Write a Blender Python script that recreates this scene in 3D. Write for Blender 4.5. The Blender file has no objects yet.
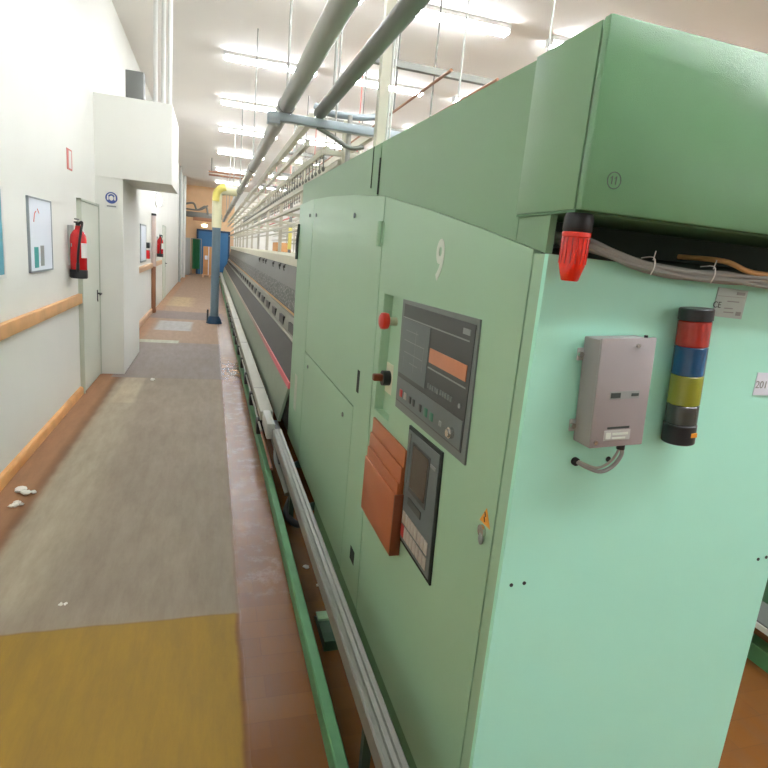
import bpy, bmesh, math, random
from mathutils import Vector, Matrix
random.seed(7)
S = bpy.context.scene
COL = S.collection
PI = math.pi

# ------------------------------------------------------------------ materials
def lin(c):
    out = []
    for v in c[:3]:
        v = v / 255.0
        out.append(v / 12.92 if v <= 0.04045 else ((v + 0.055) / 1.055) ** 2.4)
    return (out[0], out[1], out[2], 1.0)

def sock(n, *names):
    for k in names:
        if k in n.inputs: return n.inputs[k]
    return None

def mat(name, rgb, rough=0.5, metal=0.0, noise=0.06, scale=3.0, bump=0.0, bscale=60.0, emit=None, estr=0.0, trans=0.0, coat=0.0, spec=None):
    m = bpy.data.materials.new(name); m.use_nodes = True
    nt = m.node_tree; b = nt.nodes['Principled BSDF']
    b.inputs['Roughness'].default_value = rough
    b.inputs['Metallic'].default_value = metal
    c = lin(rgb)
    tc = nt.nodes.new('ShaderNodeTexCoord')
    if noise > 0:
        nz = nt.nodes.new('ShaderNodeTexNoise'); nz.inputs['Scale'].default_value = scale; nz.inputs['Detail'].default_value = 6
        nt.links.new(tc.outputs['Object'], nz.inputs['Vector'])
        mx = nt.nodes.new('ShaderNodeMix'); mx.data_type = 'RGBA'
        mx.inputs[6].default_value = tuple(min(1, v * (1 - noise * 2)) for v in c[:3]) + (1,)
        mx.inputs[7].default_value = tuple(min(1, v * (1 + noise * 2)) for v in c[:3]) + (1,)
        nt.links.new(nz.outputs['Fac'], mx.inputs[0])
        nt.links.new(mx.outputs[2], b.inputs['Base Color'])
    else:
        b.inputs['Base Color'].default_value = c
    if bump > 0:
        n2 = nt.nodes.new('ShaderNodeTexNoise'); n2.inputs['Scale'].default_value = bscale; n2.inputs['Detail'].default_value = 3
        nt.links.new(tc.outputs['Object'], n2.inputs['Vector'])
        bp = nt.nodes.new('ShaderNodeBump'); bp.inputs['Strength'].default_value = bump; bp.inputs['Distance'].default_value = 0.01
        nt.links.new(n2.outputs['Fac'], bp.inputs['Height']); nt.links.new(bp.outputs['Normal'], b.inputs['Normal'])
    if emit:
        sock(b, 'Emission Color', 'Emission').default_value = lin(emit)
        b.inputs['Emission Strength'].default_value = estr
    if trans: sock(b, 'Transmission Weight', 'Transmission').default_value = trans
    if coat: sock(b, 'Coat Weight', 'Clearcoat').default_value = coat
    if spec is not None: sock(b, 'Specular IOR Level', 'Specular').default_value = spec
    return m

M = {}
M['wall'] = mat('painted_plaster', (232, 232, 224), 0.75, noise=0.025, scale=1.2, bump=0.06, bscale=25)
M['ceiling'] = mat('ceiling_paint', (240, 236, 230), 0.8, noise=0.03, scale=0.6)
M['farwall'] = mat('warm_plaster', (226, 192, 150), 0.8, noise=0.05)
M['door'] = mat('door_paint', (214, 218, 204), 0.45, noise=0.02)
M['doorframe'] = mat('door_frame_paint', (196, 202, 186), 0.5, noise=0.02)
M['wood'] = mat('lacquered_pine', (226, 168, 104), 0.45, noise=0.16, scale=5, coat=0.2)
M['wood2'] = mat('aged_pine', (214, 176, 140), 0.5, noise=0.1, scale=5)
M['brownwood'] = mat('brown_post_paint', (146, 98, 66), 0.5, noise=0.08)
M['pinkpost'] = mat('pale_post_paint', (206, 188, 180), 0.5, noise=0.04)
M['cab'] = mat('cabinet_green_paint', (152, 188, 156), 0.36, noise=0.02, scale=2, bump=0.015, bscale=220)
M['hood'] = mat('hood_green_paint', (116, 154, 116), 0.38, noise=0.025, scale=2, bump=0.03, bscale=260)
M['boxgreen'] = mat('door_orange_peel_green', (98, 144, 102), 0.17, noise=0.05, scale=4, bump=0.22, bscale=520)
M['mint'] = mat('mint_end_paint', (174, 238, 214), 0.42, noise=0.02, scale=2)
M['seam'] = mat('dark_gap', (26, 34, 28), 0.8, noise=0)
M['darkgreen'] = mat('dark_green_interior', (40, 56, 42), 0.7, noise=0.05)
M['kick'] = mat('kick_rail_green', (84, 138, 94), 0.5, noise=0.12, scale=9)
M['skirt'] = mat('skirt_and_shade_green', (86, 128, 92), 0.5, noise=0.06)
M['alu'] = mat('brushed_aluminium', (126, 126, 120), 0.42, 0.4, noise=0.05, scale=20)
M['duct'] = mat('grey_plastic_duct', (172, 172, 158), 0.5, noise=0.05)
M['lightgrey'] = mat('light_grey_plastic', (176, 178, 172), 0.45, noise=0.02)
M['cream'] = mat('cream_enamel', (232, 230, 208), 0.35, noise=0.04, scale=8)
M['steel'] = mat('ring_rail_steel', (150, 152, 142), 0.4, 0.5, noise=0.08, scale=12)
M['greypanel'] = mat('grey_roller_cover', (118, 120, 116), 0.5, 0.2, noise=0.06)
M['apron'] = mat('dark_spindle_apron', (62, 60, 54), 0.6, noise=0.12, scale=6)
M['black'] = mat('black_plastic', (28, 30, 32), 0.4, noise=0)
M['rubber'] = mat('black_rubber', (22, 22, 22), 0.7, noise=0)
M['brass'] = mat('orange_yarn_strip', (198, 150, 92), 0.5, noise=0.1)
M['redplastic'] = mat('red_plastic', (206, 44, 28), 0.35, noise=0)
M['redlens'] = mat('red_lens', (240, 40, 16), 0.12, noise=0, trans=0.15, coat=0.6)
M['redlensd'] = mat('red_lens_core', (180, 24, 12), 0.3, noise=0)
M['redpaint'] = mat('extinguisher_red', (206, 24, 28), 0.25, noise=0.02, coat=0.5)
M['brownp'] = mat('brown_document_plastic', (166, 92, 50), 0.38, noise=0.05, scale=6)
M['brownd'] = mat('brown_document_plastic_edge', (112, 58, 32), 0.45, noise=0.05)
M['bezel'] = mat('grey_bezel', (104, 112, 108), 0.4, noise=0.02)
M['face'] = mat('dark_membrane_face', (58, 62, 60), 0.35, noise=0.02)
M['face2'] = mat('slate_membrane_face', (92, 102, 102), 0.35, noise=0.04, scale=20)
M['display'] = mat('amber_display', (190, 122, 86), 0.3, noise=0.06, scale=12)
M['screen'] = mat('brown_lcd', (74, 64, 52), 0.2, noise=0.03)
M['white'] = mat('white_print', (226, 226, 220), 0.5, noise=0)
M['digit'] = mat('stencil_white', (206, 214, 200), 0.5, noise=0.03)
M['greyprint'] = mat('grey_print', (140, 146, 142), 0.5, noise=0)
M['darkprint'] = mat('dark_print', (50, 62, 56), 0.5, noise=0)
M['keys'] = mat('pale_key', (176, 168, 158), 0.45, noise=0.03)
M['keygreen'] = mat('green_key', (58, 122, 96), 0.4, noise=0)
M['keyred'] = mat('red_key', (186, 50, 50), 0.4, noise=0)
M['yellowplate'] = mat('pale_switch_plate', (206, 204, 180), 0.4, noise=0)
M['boxgrey'] = mat('warm_grey_enclosure', (150, 144, 143), 0.42, noise=0.02)
M['chrome'] = mat('bright_metal', (210, 210, 205), 0.2, 0.9, noise=0)
M['blue_l'] = mat('blue_lens', (6, 72, 112), 0.2, noise=0, coat=0.5)
M['red_l'] = mat('red_segment_lens', (160, 34, 18), 0.2, noise=0, coat=0.5)
M['yel_l'] = mat('yellow_green_lens', (138, 144, 40), 0.2, noise=0, coat=0.5)
M['clr_l'] = mat('smoky_lens', (60, 66, 62), 0.2, noise=0, coat=0.5)
M['orange'] = mat('orange_sticker', (228, 150, 30), 0.5, noise=0)
M['cable'] = mat('grey_cable_sheath', (150, 152, 146), 0.5, noise=0.06, scale=12)
M['plate'] = mat('rating_plate', (178, 196, 188), 0.35, noise=0.02)
M['paper'] = mat('paper', (226, 232, 240), 0.7, noise=0.01)
M['colblue'] = mat('blue_grey_paint', (104, 126, 138), 0.5, noise=0.06)
M['colyellow'] = mat('pale_yellow_duct', (226, 222, 184), 0.5, noise=0.05)
M['yellow'] = mat('yellow_paint', (216, 202, 104), 0.5, noise=0.03)
M['navy'] = mat('navy_foot', (24, 60, 88), 0.5, noise=0.04)
M['pipe'] = mat('grey_tube_paint', (160, 160, 152), 0.4, 0.2, noise=0.05)
M['pipedark'] = mat('dark_grey_tube', (112, 112, 104), 0.45, 0.3, noise=0.05)
M['beamblue'] = mat('pale_blue_beam', (146, 156, 160), 0.4, 0.2, noise=0.05)
M['creel'] = mat('creel_rail', (188, 184, 164), 0.45, 0.1, noise=0.05)
M['signblue'] = mat('mandatory_blue', (62, 84, 150), 0.5, noise=0)
M['bluedoor'] = mat('blue_door', (50, 112, 158), 0.5, noise=0.05)
M['bluebox'] = mat('blue_crate', (70, 110, 200), 0.5, noise=0.04)
M['card'] = mat('cardboard', (206, 152, 98), 0.8, noise=0.08)
M['curtain'] = mat('green_curtain', (44, 124, 76), 0.6, noise=0.06)
M['teal'] = mat('teal_print', (64, 164, 158), 0.5, noise=0)
M['tealblue'] = mat('blue_print', (90, 160, 176), 0.5, noise=0.04)
M['greyframe'] = mat('grey_frame', (146, 156, 160), 0.4, 0.2, noise=0)
M['pinksign'] = mat('faded_red_sign', (214, 120, 110), 0.5, noise=0.03)
M['lamp'] = mat('fluorescent_tube', (255, 255, 250), 0.4, noise=0, emit=(240, 244, 252), estr=34.0)
M['warm'] = mat('warm_lamp', (255, 240, 210), 0.4, noise=0, emit=(255, 214, 160), estr=14.0)
M['lint'] = mat('cotton_lint', (226, 222, 212), 0.95, noise=0.03)
M['footgreen'] = mat('foot_green', (40, 72, 52), 0.5, noise=0.05)

# belt strip along the machine: fresh pink end fading to grey by wear
def belt():
    m = mat('pink_belt', (206, 96, 104), 0.5, noise=0)
    nt = m.node_tree; b = nt.nodes['Principled BSDF']
    tc = nt.nodes.new('ShaderNodeTexCoord'); sp = nt.nodes.new('ShaderNodeSeparateXYZ')
    nt.links.new(tc.outputs['Object'], sp.inputs[0])
    r = nt.nodes.new('ShaderNodeMapRange'); r.inputs[1].default_value = -11.6; r.inputs[2].default_value = -8.4
    nt.links.new(sp.outputs['Y'], r.inputs[0])
    mx = nt.nodes.new('ShaderNodeMix'); mx.data_type = 'RGBA'
    mx.inputs[6].default_value = lin((216, 98, 108)); mx.inputs[7].default_value = lin((172, 158, 142))
    nt.links.new(r.outputs[0], mx.inputs[0]); nt.links.new(mx.outputs[2], b.inputs['Base Color'])
    return m
M['belt'] = belt()
M['lowpanel'] = mat('grey_green_sheet', (132, 144, 124), 0.5, noise=0.06)

def dots():
    m = mat('spindle_texture', (110, 114, 110), 0.5, noise=0)
    nt = m.node_tree; b = nt.nodes['Principled BSDF']
    tc = nt.nodes.new('ShaderNodeTexCoord')
    v = nt.nodes.new('ShaderNodeTexVoronoi'); v.inputs['Scale'].default_value = 26
    nt.links.new(tc.outputs['Object'], v.inputs['Vector'])
    cr = nt.nodes.new('ShaderNodeValToRGB')
    cr.color_ramp.elements[0].position = 0.2; cr.color_ramp.elements[0].color = lin((158, 160, 152))
    cr.color_ramp.elements[1].position = 0.5; cr.color_ramp.elements[1].color = lin((62, 68, 64))
    nt.links.new(v.outputs['Distance'], cr.inputs[0]); nt.links.new(cr.outputs[0], b.inputs['Base Color'])
    return m
M['dots'] = dots()

def floor_mat():
    m = bpy.data.materials.new('worn_painted_wood_block_floor'); m.use_nodes = True
    nt = m.node_tree; N = nt.nodes; L = nt.links; b = N['Principled BSDF']
    tc = N.new('ShaderNodeTexCoord'); sp = N.new('ShaderNodeSeparateXYZ')
    nz = N.new('ShaderNodeTexNoise'); nz.inputs['Scale'].default_value = 5; nz.inputs['Detail'].default_value = 8
    L.new(tc.outputs['Object'], nz.inputs['Vector'])
    # wobble the painted edges
    va = N.new('ShaderNodeVectorMath'); va.operation = 'SUBTRACT'; va.inputs[1].default_value = (.5, .5, .5)
    L.new(nz.outputs['Color'], va.inputs[0])
    vs = N.new('ShaderNodeVectorMath'); vs.operation = 'SCALE'; vs.inputs['Scale'].default_value = 0.035
    L.new(va.outputs[0], vs.inputs[0])
    vv = N.new('ShaderNodeVectorMath'); vv.operation = 'ADD'
    L.new(tc.outputs['Object'], vv.inputs[0]); L.new(vs.outputs[0], vv.inputs[1])
    L.new(vv.outputs[0], sp.inputs[0])
    def edge(axis, a, soft, up):
        r = N.new('ShaderNodeMapRange'); r.interpolation_type = 'SMOOTHSTEP'
        r.inputs[1].default_value = a - soft; r.inputs[2].default_value = a + soft
        r.inputs[3].default_value = 0 if up else 1; r.inputs[4].default_value = 1 if up else 0
        L.new(sp.outputs[axis], r.inputs[0]); return r.outputs[0]
    def mul(a, bb):
        k = N.new('ShaderNodeMath'); k.operation = 'MULTIPLY'
        L.new(a, k.inputs[0])
        if isinstance(bb, float): k.inputs[1].default_value = bb
        else: L.new(bb, k.inputs[1])
        return k.outputs[0]
    def rect(x0, x1, y0, y1, s=0.012, sl=None):
        o = mul(edge('X', x0, sl or s, True), edge('X', x1, s, False))
        return mul(o, mul(edge('Y', y0, s, True), edge('Y', y1, s, False)))
    def layer(base, rgb, fac):
        mx = N.new('ShaderNodeMix'); mx.data_type = 'RGBA'
        L.new(base, mx.inputs[6]); mx.inputs[7].default_value = lin(rgb); L.new(fac, mx.inputs[0])
        return mx.outputs[2]
    # base : brown polished blocks
    br = N.new('ShaderNodeTexBrick'); br.inputs['Scale'].default_value = 1.0
    br.inputs['Brick Width'].default_value = 0.5; br.inputs['Row Height'].default_value = 0.12
    br.inputs['Mortar Size'].default_value = 0.003; br.inputs['Mortar Smooth'].default_value = 0.4
    br.inputs['Color1'].default_value = lin((124, 78, 34)); br.inputs['Color2'].default_value = lin((114, 70, 30)); br.inputs['Mortar'].default_value = lin((112, 70, 32))
    L.new(tc.outputs['Object'], br.inputs['Vector'])
    base = br.outputs['Color']
    # tan, greyer far field
    base = layer(base, (176, 152, 130), mul(edge('Y', 9.4, 1.2, True), 0.75))
    base = layer(base, (176, 132, 98), mul(edge('X', -1.1, 0.05, False), 0.75))
    # grey paint lane
    g = rect(-1.04, 0.165, 2.48, 7.5, sl=0.07)
    base = layer(base, (154, 141, 124), mul(g, 0.96))
    g2 = rect(-1.15, 0.18, 7.5, 10.28)
    base = layer(base, (142, 134, 130), mul(g2, 0.92))
    # worn centre of the lane
    big = N.new('ShaderNodeTexNoise'); big.inputs['Scale'].default_value = 0.9; big.inputs['Detail'].default_value = 9; big.inputs['Roughness'].default_value = 0.65
    L.new(tc.outputs['Object'], big.inputs['Vector'])
    rr = N.new('ShaderNodeMapRange'); rr.inputs[1].default_value = 0.4; rr.inputs[2].default_value = 0.68; rr.inputs[4].default_value = 0.6
    L.new(big.outputs['Fac'], rr.inputs[0])
    base = layer(base, (128, 116, 102), mul(mul(rect(-0.9, 0.165, 2.48, 10.2, sl=0.3), rr.outputs[0]), 0.8))
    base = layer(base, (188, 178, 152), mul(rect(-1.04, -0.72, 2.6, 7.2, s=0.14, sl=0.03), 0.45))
    # yellow square in front
    y = rect(-2.0, 0.15, 0.2, 2.48)
    base = layer(base, (160, 128, 50), mul(y, 0.92))
    # white, green and dark patches further away
    base = layer(base, (190, 196, 176), mul(rect(-1.2, -0.5, 10.2, 10.5), 0.9))
    base = layer(base, (182, 184, 184), mul(rect(-1.02, -0.35, 11.7, 13.1, s=0.05), 0.9))
    base = layer(base, (120, 112, 112), mul(rect(-1.3, 0.3, 13.5, 15.0, s=0.1), 0.8))
    base = layer(base, (204, 180, 136), mul(rect(-1.1, -0.5, 16.2, 19.0, s=0.2), 0.7))
    base = layer(base, (196, 178, 150), mul(rect(-0.98, -0.75, 6.3, 7.5, s=0.03), 0.5))
    # pale mottling on the bare strip
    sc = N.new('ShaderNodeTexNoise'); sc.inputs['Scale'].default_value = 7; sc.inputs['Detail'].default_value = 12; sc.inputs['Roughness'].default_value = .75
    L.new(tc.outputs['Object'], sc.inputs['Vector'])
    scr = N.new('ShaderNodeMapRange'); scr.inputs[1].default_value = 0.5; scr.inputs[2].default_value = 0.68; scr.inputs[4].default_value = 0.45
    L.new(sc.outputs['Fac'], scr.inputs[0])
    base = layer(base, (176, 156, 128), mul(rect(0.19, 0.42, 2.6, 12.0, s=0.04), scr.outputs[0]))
    # dirt
    mp = N.new('ShaderNodeMapping'); mp.inputs['Scale'].default_value = (3, 0.6, 1)
    L.new(tc.outputs['Object'], mp.inputs[0])
    d = N.new('ShaderNodeTexNoise'); d.inputs['Scale'].default_value = 4; d.inputs['Detail'].default_value = 10; d.inputs['Roughness'].default_value = .7
    L.new(mp.outputs[0], d.inputs['Vector'])
    dr = N.new('ShaderNodeMapRange'); dr.inputs[1].default_value = 0.35; dr.inputs[2].default_value = 0.75; dr.inputs[4].default_value = 0.4
    L.new(d.outputs['Fac'], dr.inputs[0])
    base = layer(base, (92, 76, 60), dr.outputs[0])
    L.new(base, b.inputs['Base Color'])
    # gloss: bare polished floor is shinier than the paint
    ro = N.new('ShaderNodeMapRange'); ro.inputs[3].default_value = 0.27; ro.inputs[4].default_value = 0.6
    L.new(edge('X', 0.165, 0.012, False), ro.inputs[0]); L.new(ro.outputs[0], b.inputs['Roughness']); sock(b, 'Specular IOR Level', 'Specular').default_value = 0.2
    bp = N.new('ShaderNodeBump'); bp.inputs['Strength'].default_value = 0.12; bp.inputs['Distance'].default_value = 0.01
    L.new(d.outputs['Fac'], bp.inputs['Height']); L.new(bp.outputs['Normal'], b.inputs['Normal'])
    return m
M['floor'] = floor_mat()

# ------------------------------------------------------------------ mesh helpers
class MB:
    def __init__(s): s.bm = bmesh.new()
    def box(s, x0, x1, y0, y1, z0, z1, bev=0.0):
        t = bmesh.new(); bmesh.ops.create_cube(t, size=1.0)
        for v in t.verts:
            v.co = Vector(((x0 + x1) / 2 + v.co.x * (x1 - x0), (y0 + y1) / 2 + v.co.y * (y1 - y0), (z0 + z1) / 2 + v.co.z * (z1 - z0)))
        if bev > 0: bmesh.ops.bevel(t, geom=t.edges[:], offset=bev, segments=2, affect='EDGES', profile=0.5)
        s._add(t); return s
    def _add(s, t, mtx=None):
        if mtx is not None: t.transform(mtx)
        me = bpy.data.meshes.new('tmp'); t.to_mesh(me); t.free(); s.bm.from_mesh(me); bpy.data.meshes.remove(me)
    def prism_x(s, pts, x0, x1):   # pts (y,z)
        return s._prism([(x0, y, z) for y, z in pts], Vector((x1 - x0, 0, 0)))
    def prism_y(s, pts, y0, y1):   # pts (x,z)
        return s._prism([(x, y0, z) for x, z in pts], Vector((0, y1 - y0, 0)))
    def prism_z(s, pts, z0, z1):
        return s._prism([(x, y, z0) for x, y in pts], Vector((0, 0, z1 - z0)))
    def _prism(s, pts, d):
        t = bmesh.new(); a = [t.verts.new(p) for p in pts]; bb = [t.verts.new(Vector(p) + d) for p in pts]
        t.faces.new(a); t.faces.new(bb[::-1]); n = len(pts)
        for i in range(n): t.faces.new((a[i], bb[i], bb[(i + 1) % n], a[(i + 1) % n]))
        bmesh.ops.recalc_face_normals(t, faces=t.faces[:]); s._add(t); return s
    def cone(s, p0, p1, r0, r1, n=24):
        p0, p1 = Vector(p0), Vector(p1); d = p1 - p0
        t = bmesh.new(); bmesh.ops.create_cone(t, cap_ends=True, segments=n, radius1=max(r0, 1e-4), radius2=max(r1, 1e-4), depth=d.length)
        q = Vector((0, 0, 1)).rotation_difference(d.normalized()).to_matrix().to_4x4()
        s._add(t, Matrix.Translation((p0 + p1) / 2) @ q); return s
    def cyl(s, p0, p1, r, n=20): return s.cone(p0, p1, r, r, n)
    def lathe(s, c, prof, n=32):   # prof (r,z) along +Z
        t = bmesh.new(); rings = []
        for r, z in prof:
            rings.append([t.verts.new((c[0] + r * math.cos(2 * PI * i / n), c[1] + r * math.sin(2 * PI * i / n), c[2] + z)) for i in range(n)])
        for a, b_ in zip(rings, rings[1:]):
            for i in range(n): t.faces.new((a[i], a[(i + 1) % n], b_[(i + 1) % n], b_[i]))
        t.faces.new(rings[0][::-1]); t.faces.new(rings[-1])
        bmesh.ops.recalc_face_normals(t, faces=t.faces[:]); s._add(t); return s
    def tube(s, pts, r, n=10, sub=6):
        P = [Vector(p) for p in pts]
        if len(P) > 2 and sub > 1:
            Q = []
            for i in range(len(P) - 1):
                a = P[max(i - 1, 0)]; b_ = P[i]; c = P[i + 1]; d = P[min(i + 2, len(P) - 1)]
                for k in range(sub):
                    u = k / sub
                    Q.append(0.5 * ((2 * b_) + (c - a) * u + (2 * a - 5 * b_ + 4 * c - d) * u * u + (3 * b_ - a - 3 * c + d) * u ** 3))
            Q.append(P[-1]); P = Q
        t = bmesh.new(); rings = []; up = Vector((0, 0, 1)); prev = None
        for i, p in enumerate(P):
            d = (P[min(i + 1, len(P) - 1)] - P[max(i - 1, 0)]).normalized()
            if prev is None:
                a = d.cross(up)
                if a.length < 1e-3: a = d.cross(Vector((1, 0, 0)))
            else: a = prev - d * prev.dot(d)
            a.normalize(); prev = a; c = d.cross(a)
            rings.append([t.verts.new(p + (a * math.cos(2 * PI * k / n) + c * math.sin(2 * PI * k / n)) * r) for k in range(n)])
        for A, B in zip(rings, rings[1:]):
            for i in range(n): t.faces.new((A[i], A[(i + 1) % n], B[(i + 1) % n], B[i]))
        t.faces.new(rings[0][::-1]); t.faces.new(rings[-1])
        bmesh.ops.recalc_face_normals(t, faces=t.faces[:]); s._add(t); return s
    def text(s, body, size, mtx, depth=0.0006, bold=0.0):
        cu = bpy.data.curves.new('t', 'FONT'); cu.body = body; cu.size = size; cu.extrude = depth; cu.offset = bold
        cu.align_x = 'CENTER'; cu.align_y = 'CENTER'
        o = bpy.data.objects.new('t', cu); COL.objects.link(o)
        dg = bpy.context.evaluated_depsgraph_get(); me = bpy.data.meshes.new_from_object(o.evaluated_get(dg))
        me.transform(mtx); s.bm.from_mesh(me); bpy.data.meshes.remove(me)
        bpy.data.objects.remove(o); bpy.data.curves.remove(cu); return s
    def rot(s, ang, axis, c):
        c = Vector(c); s.bm.transform(Matrix.Translation(c) @ Matrix.Rotation(ang, 4, axis) @ Matrix.Translation(-c)); return s
    def ico(s, c, r, sq=(1, 1, 1), jit=0.0, sub=2):
        t = bmesh.new(); bmesh.ops.create_icosphere(t, subdivisions=sub, radius=r)
        for v in t.verts:
            k = 1 + random.uniform(-jit, jit); v.co = Vector((c[0] + v.co.x * sq[0] * k, c[1] + v.co.y * sq[1] * k, c[2] + v.co.z * sq[2] * k))
        s._add(t); return s
    def build(s, name, m, parent=None, smooth=None):
        me = bpy.data.meshes.new(name)
        if parent is not None:
            w = Matrix.Translation(-wloc(parent)); s.bm.transform(w)
        s.bm.to_mesh(me); s.bm.free()
        if m is not None: me.materials.append(m)
        o = bpy.data.objects.new(name, me); COL.objects.link(o)
        if parent is not None: o.parent = parent
        if smooth is None: smooth = True
        if smooth:
            for p in me.polygons: p.use_smooth = True
            try: me.set_sharp_from_angle(angle=math.radians(38))
            except Exception: pass
        return o

def wloc(o):
    v = Vector((0, 0, 0))
    while o is not None: v = v + o.location; o = o.parent
    return v

def tag(o, label, cat=None, group=None, kind=None):
    if label: o['label'] = label
    if cat: o['category'] = cat
    if group: o['group'] = group
    if kind: o['kind'] = kind
    return o
def thing(name, loc, label, cat, group=None):
    o = bpy.data.objects.new(name, None); COL.objects.link(o); o.location = loc; o.empty_display_size = 0.1
    return tag(o, label, cat, group)
def struct(name, mb, m, label=None):
    o = mb.build(name, m, None, smooth=False); o['kind'] = 'structure'
    if label: o['label'] = label
    return o
def copy_tree(o, parent=None):
    c = o.copy(); COL.objects.link(c); c.parent = parent
    for ch in list(o.children): copy_tree(ch, c)
    return c
def single(name, mb, m, label, cat, group=None, base=None, smooth=None):
    """one-mesh thing, origin at its base"""
    o = mb.build(name, m, None, smooth)
    if base is None:
        co = [v.co for v in o.data.vertices]
        base = ((min(c.x for c in co) + max(c.x for c in co)) / 2, (min(c.y for c in co) + max(c.y for c in co)) / 2, min(c.z for c in co))
    o.data.transform(Matrix.Translation(-Vector(base))); o.location = base
    return tag(o, label, cat, group)

# text orientation matrices
def on_end(x, y, z, rot=0.0):     # reads on a face that looks toward -Y
    return Matrix.Translation((x, y, z)) @ Matrix.Rotation(rot, 4, 'Y') @ Matrix.Rotation(PI / 2, 4, 'X')
def on_side(x, y, z):             # reads on a face that looks toward -X (left), text runs toward -Y
    return Matrix.Translation((x, y, z)) @ Matrix.Rotation(-PI / 2, 4, 'Z') @ Matrix.Rotation(PI / 2, 4, 'X')

# ------------------------------------------------------------------ the hall
XW = -1.32; HC = 4.7; XR = 15.0; YB = -12.0; YF = 34.0
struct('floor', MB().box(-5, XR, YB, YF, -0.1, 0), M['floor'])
struct('ceiling', MB().box(-5, XR, YB, YF, HC, HC + 0.12), M['ceiling'])
struct('wall_left', MB().box(XW - 0.2, XW, YB, 30.0, 0, HC), M['wall'])
struct('wall_left_far', MB().box(-5.0, -4.8, 30.0, YF, 0, HC).box(-5.0, XW - .2, 29.8, 30.0, 0, HC), M['farwall'])
struct('wall_right', MB().box(XR, XR + 0.2, YB, YF, 0, HC), M['wall'])
struct('wall_back', MB().box(-1.52, XR, YB - 0.2, YB, 0, HC), M['wall'])
struct('wall_far', MB().box(-5, 1.2, YF, YF + 0.2, 0, HC), M['farwall'])
struct('wall_far_right', MB().box(1.2, XR, YF, YF + 0.2, 0, HC), M['wall'])
struct('wall_pier', MB().box(XW, -1.02, 7.68, 9.3, 0, 2.37), M['wall'])
struct('trim_1', MB().box(XW, -0.475, 7.66, 9.05, 2.37, 3.27), M['wall'], 'white boxed bulkhead projecting over the aisle')
struct('baseboard_left', MB().prism_y([(XW, 0), (-1.288, 0), (-1.288, .062), (-1.296, .078), (XW, .085)], YB, 6.64), M['wood'])
struct('baseboard_left_far', MB().prism_y([(XW, 0), (-1.288, 0), (-1.288, .1), (XW, .11)], 9.32, 14.7), M['wood2'])

# wall rails
single('wall_handrail', MB().box(XW, -1.278, YB, 6.64, .985, 1.085, .006), M['wood'], 'orange pine bumper rail on the left wall ending at the near white door', 'wall rail')
single('wall_handrail', MB().box(XW, -1.278, 9.6, 17.0, 1.05, 1.16, .006), M['wood2'], 'short pale wooden bumper rail on the wall beyond the bulkhead', 'wall rail')

def door(name, y0, y1, h, hy, d=.012):
    r = MB().box(XW, XW + d, y0 + .03, y1 - .03, 0.01, h - .03).build(name, M['door']); r['kind'] = 'structure'
    r['label'] = 'near pale door beside the fire extinguisher' if y0 < 10 else 'distant pale door beyond the guard post'
    f = MB().box(XW, XW + d + .008, y0, y0 + .02, 0, h).box(XW, XW + d + .008, y1 - .02, y1, 0, h).box(XW, XW + d + .008, y0, y1, h - .02, h)
    f.build('door_frame', M['doorframe'], r)
    hx = XW + d
    MB().box(hx, hx + .006, hy - .018, hy + .018, .93, 1.06).build('handle_plate', M['black'], r)
    hd = MB().cyl((hx, hy, 1.02), (hx + .05, hy, 1.02), .009).tube([(hx + .045, hy, 1.02), (hx + .05, hy - .05, 1.02), (hx + .05, hy - .12, 1.015)], .009, sub=3)
    hd.build('door_handle', M['black'], r)
    MB().cyl((hx, hy, .93), (hx + .012, hy, .93), .012).build('key_cylinder', M['chrome'], r)
    return r
door('door_1', 6.66, 7.675, 2.05, 7.5, .036)
door('door_2', 17.6, 18.6, 2.1, 18.5)

# corner guard post beyond the bulkhead
g = thing('guard_post', (-1.27, 14.4, 0), 'thin wall post, brown below and pale above, beyond the bulkhead', 'post')
MB().box(-1.31, -1.22, 14.35, 14.45, 0.1, 1.08, .005).build('lower_sleeve', M['brownwood'], g)
MB().box(-1.31, -1.22, 14.35, 14.45, 1.08, 2.22, .005).build('upper_post', M['pinkpost'], g)
MB().box(-1.312, -1.214, 14.345, 14.455, 2.22, 2.27, .004).build('post_cap', M['black'], g)
MB().lathe((-1.262, 14.4, 0), [(.035, 0), (.055, .03), (.055, .1), (.03, .14)]).build('foot', M['brownwood'], g)

# wall signs and boards
w = thing('wall_board', (XW, 5.29, 1.38), 'thin framed white notice board with teal and grey pictures at its foot', 'notice board')
MB().box(XW, XW + .014, 4.97, 5.61, 1.385, 1.935).build('sheet', M['paper'], w)
fr = MB().box(XW, XW + .018, 4.965, 4.978, 1.378, 1.942).box(XW, XW + .018, 5.6, 5.615, 1.378, 1.942).box(XW, XW + .018, 4.965, 5.615, 1.376, 1.388).box(XW, XW + .018, 4.965, 5.615, 1.932, 1.944)
fr.build('frame', M['greyframe'], w)
MB().box(XW + .014, XW + .016, 5.08, 5.19, 1.41, 1.57).build('teal_print', M['teal'], w)
MB().box(XW + .014, XW + .016, 5.25, 5.35, 1.42, 1.58).build('grey_print', M['greyprint'], w)
MB().tube([(XW + .015, 5.09, 1.76), (XW + .015, 5.12, 1.82), (XW + .015, 5.16, 1.84)], .004).tube([(XW + .015, 5.2, 1.86), (XW + .015, 5.24, 1.83)], .004).build('scribble', M['pinksign'], w)
w = thing('wall_poster', (XW, 4.1, 1.38), 'white sheet with teal blue edge at left edge of view', 'poster')
MB().box(XW, XW + .012, 3.7, 4.41, 1.39, 1.945).build('sheet', M['tealblue'], w)
MB().box(XW, XW + .016, 4.385, 4.42, 1.38, 1.955).box(XW, XW + .016, 3.68, 4.42, 1.37, 1.395).box(XW, XW + .016, 3.68, 4.42, 1.94, 1.955).box(XW, XW + .016, 3.68, 3.71, 1.38, 1.95).build('frame', M['white'], w)
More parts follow.
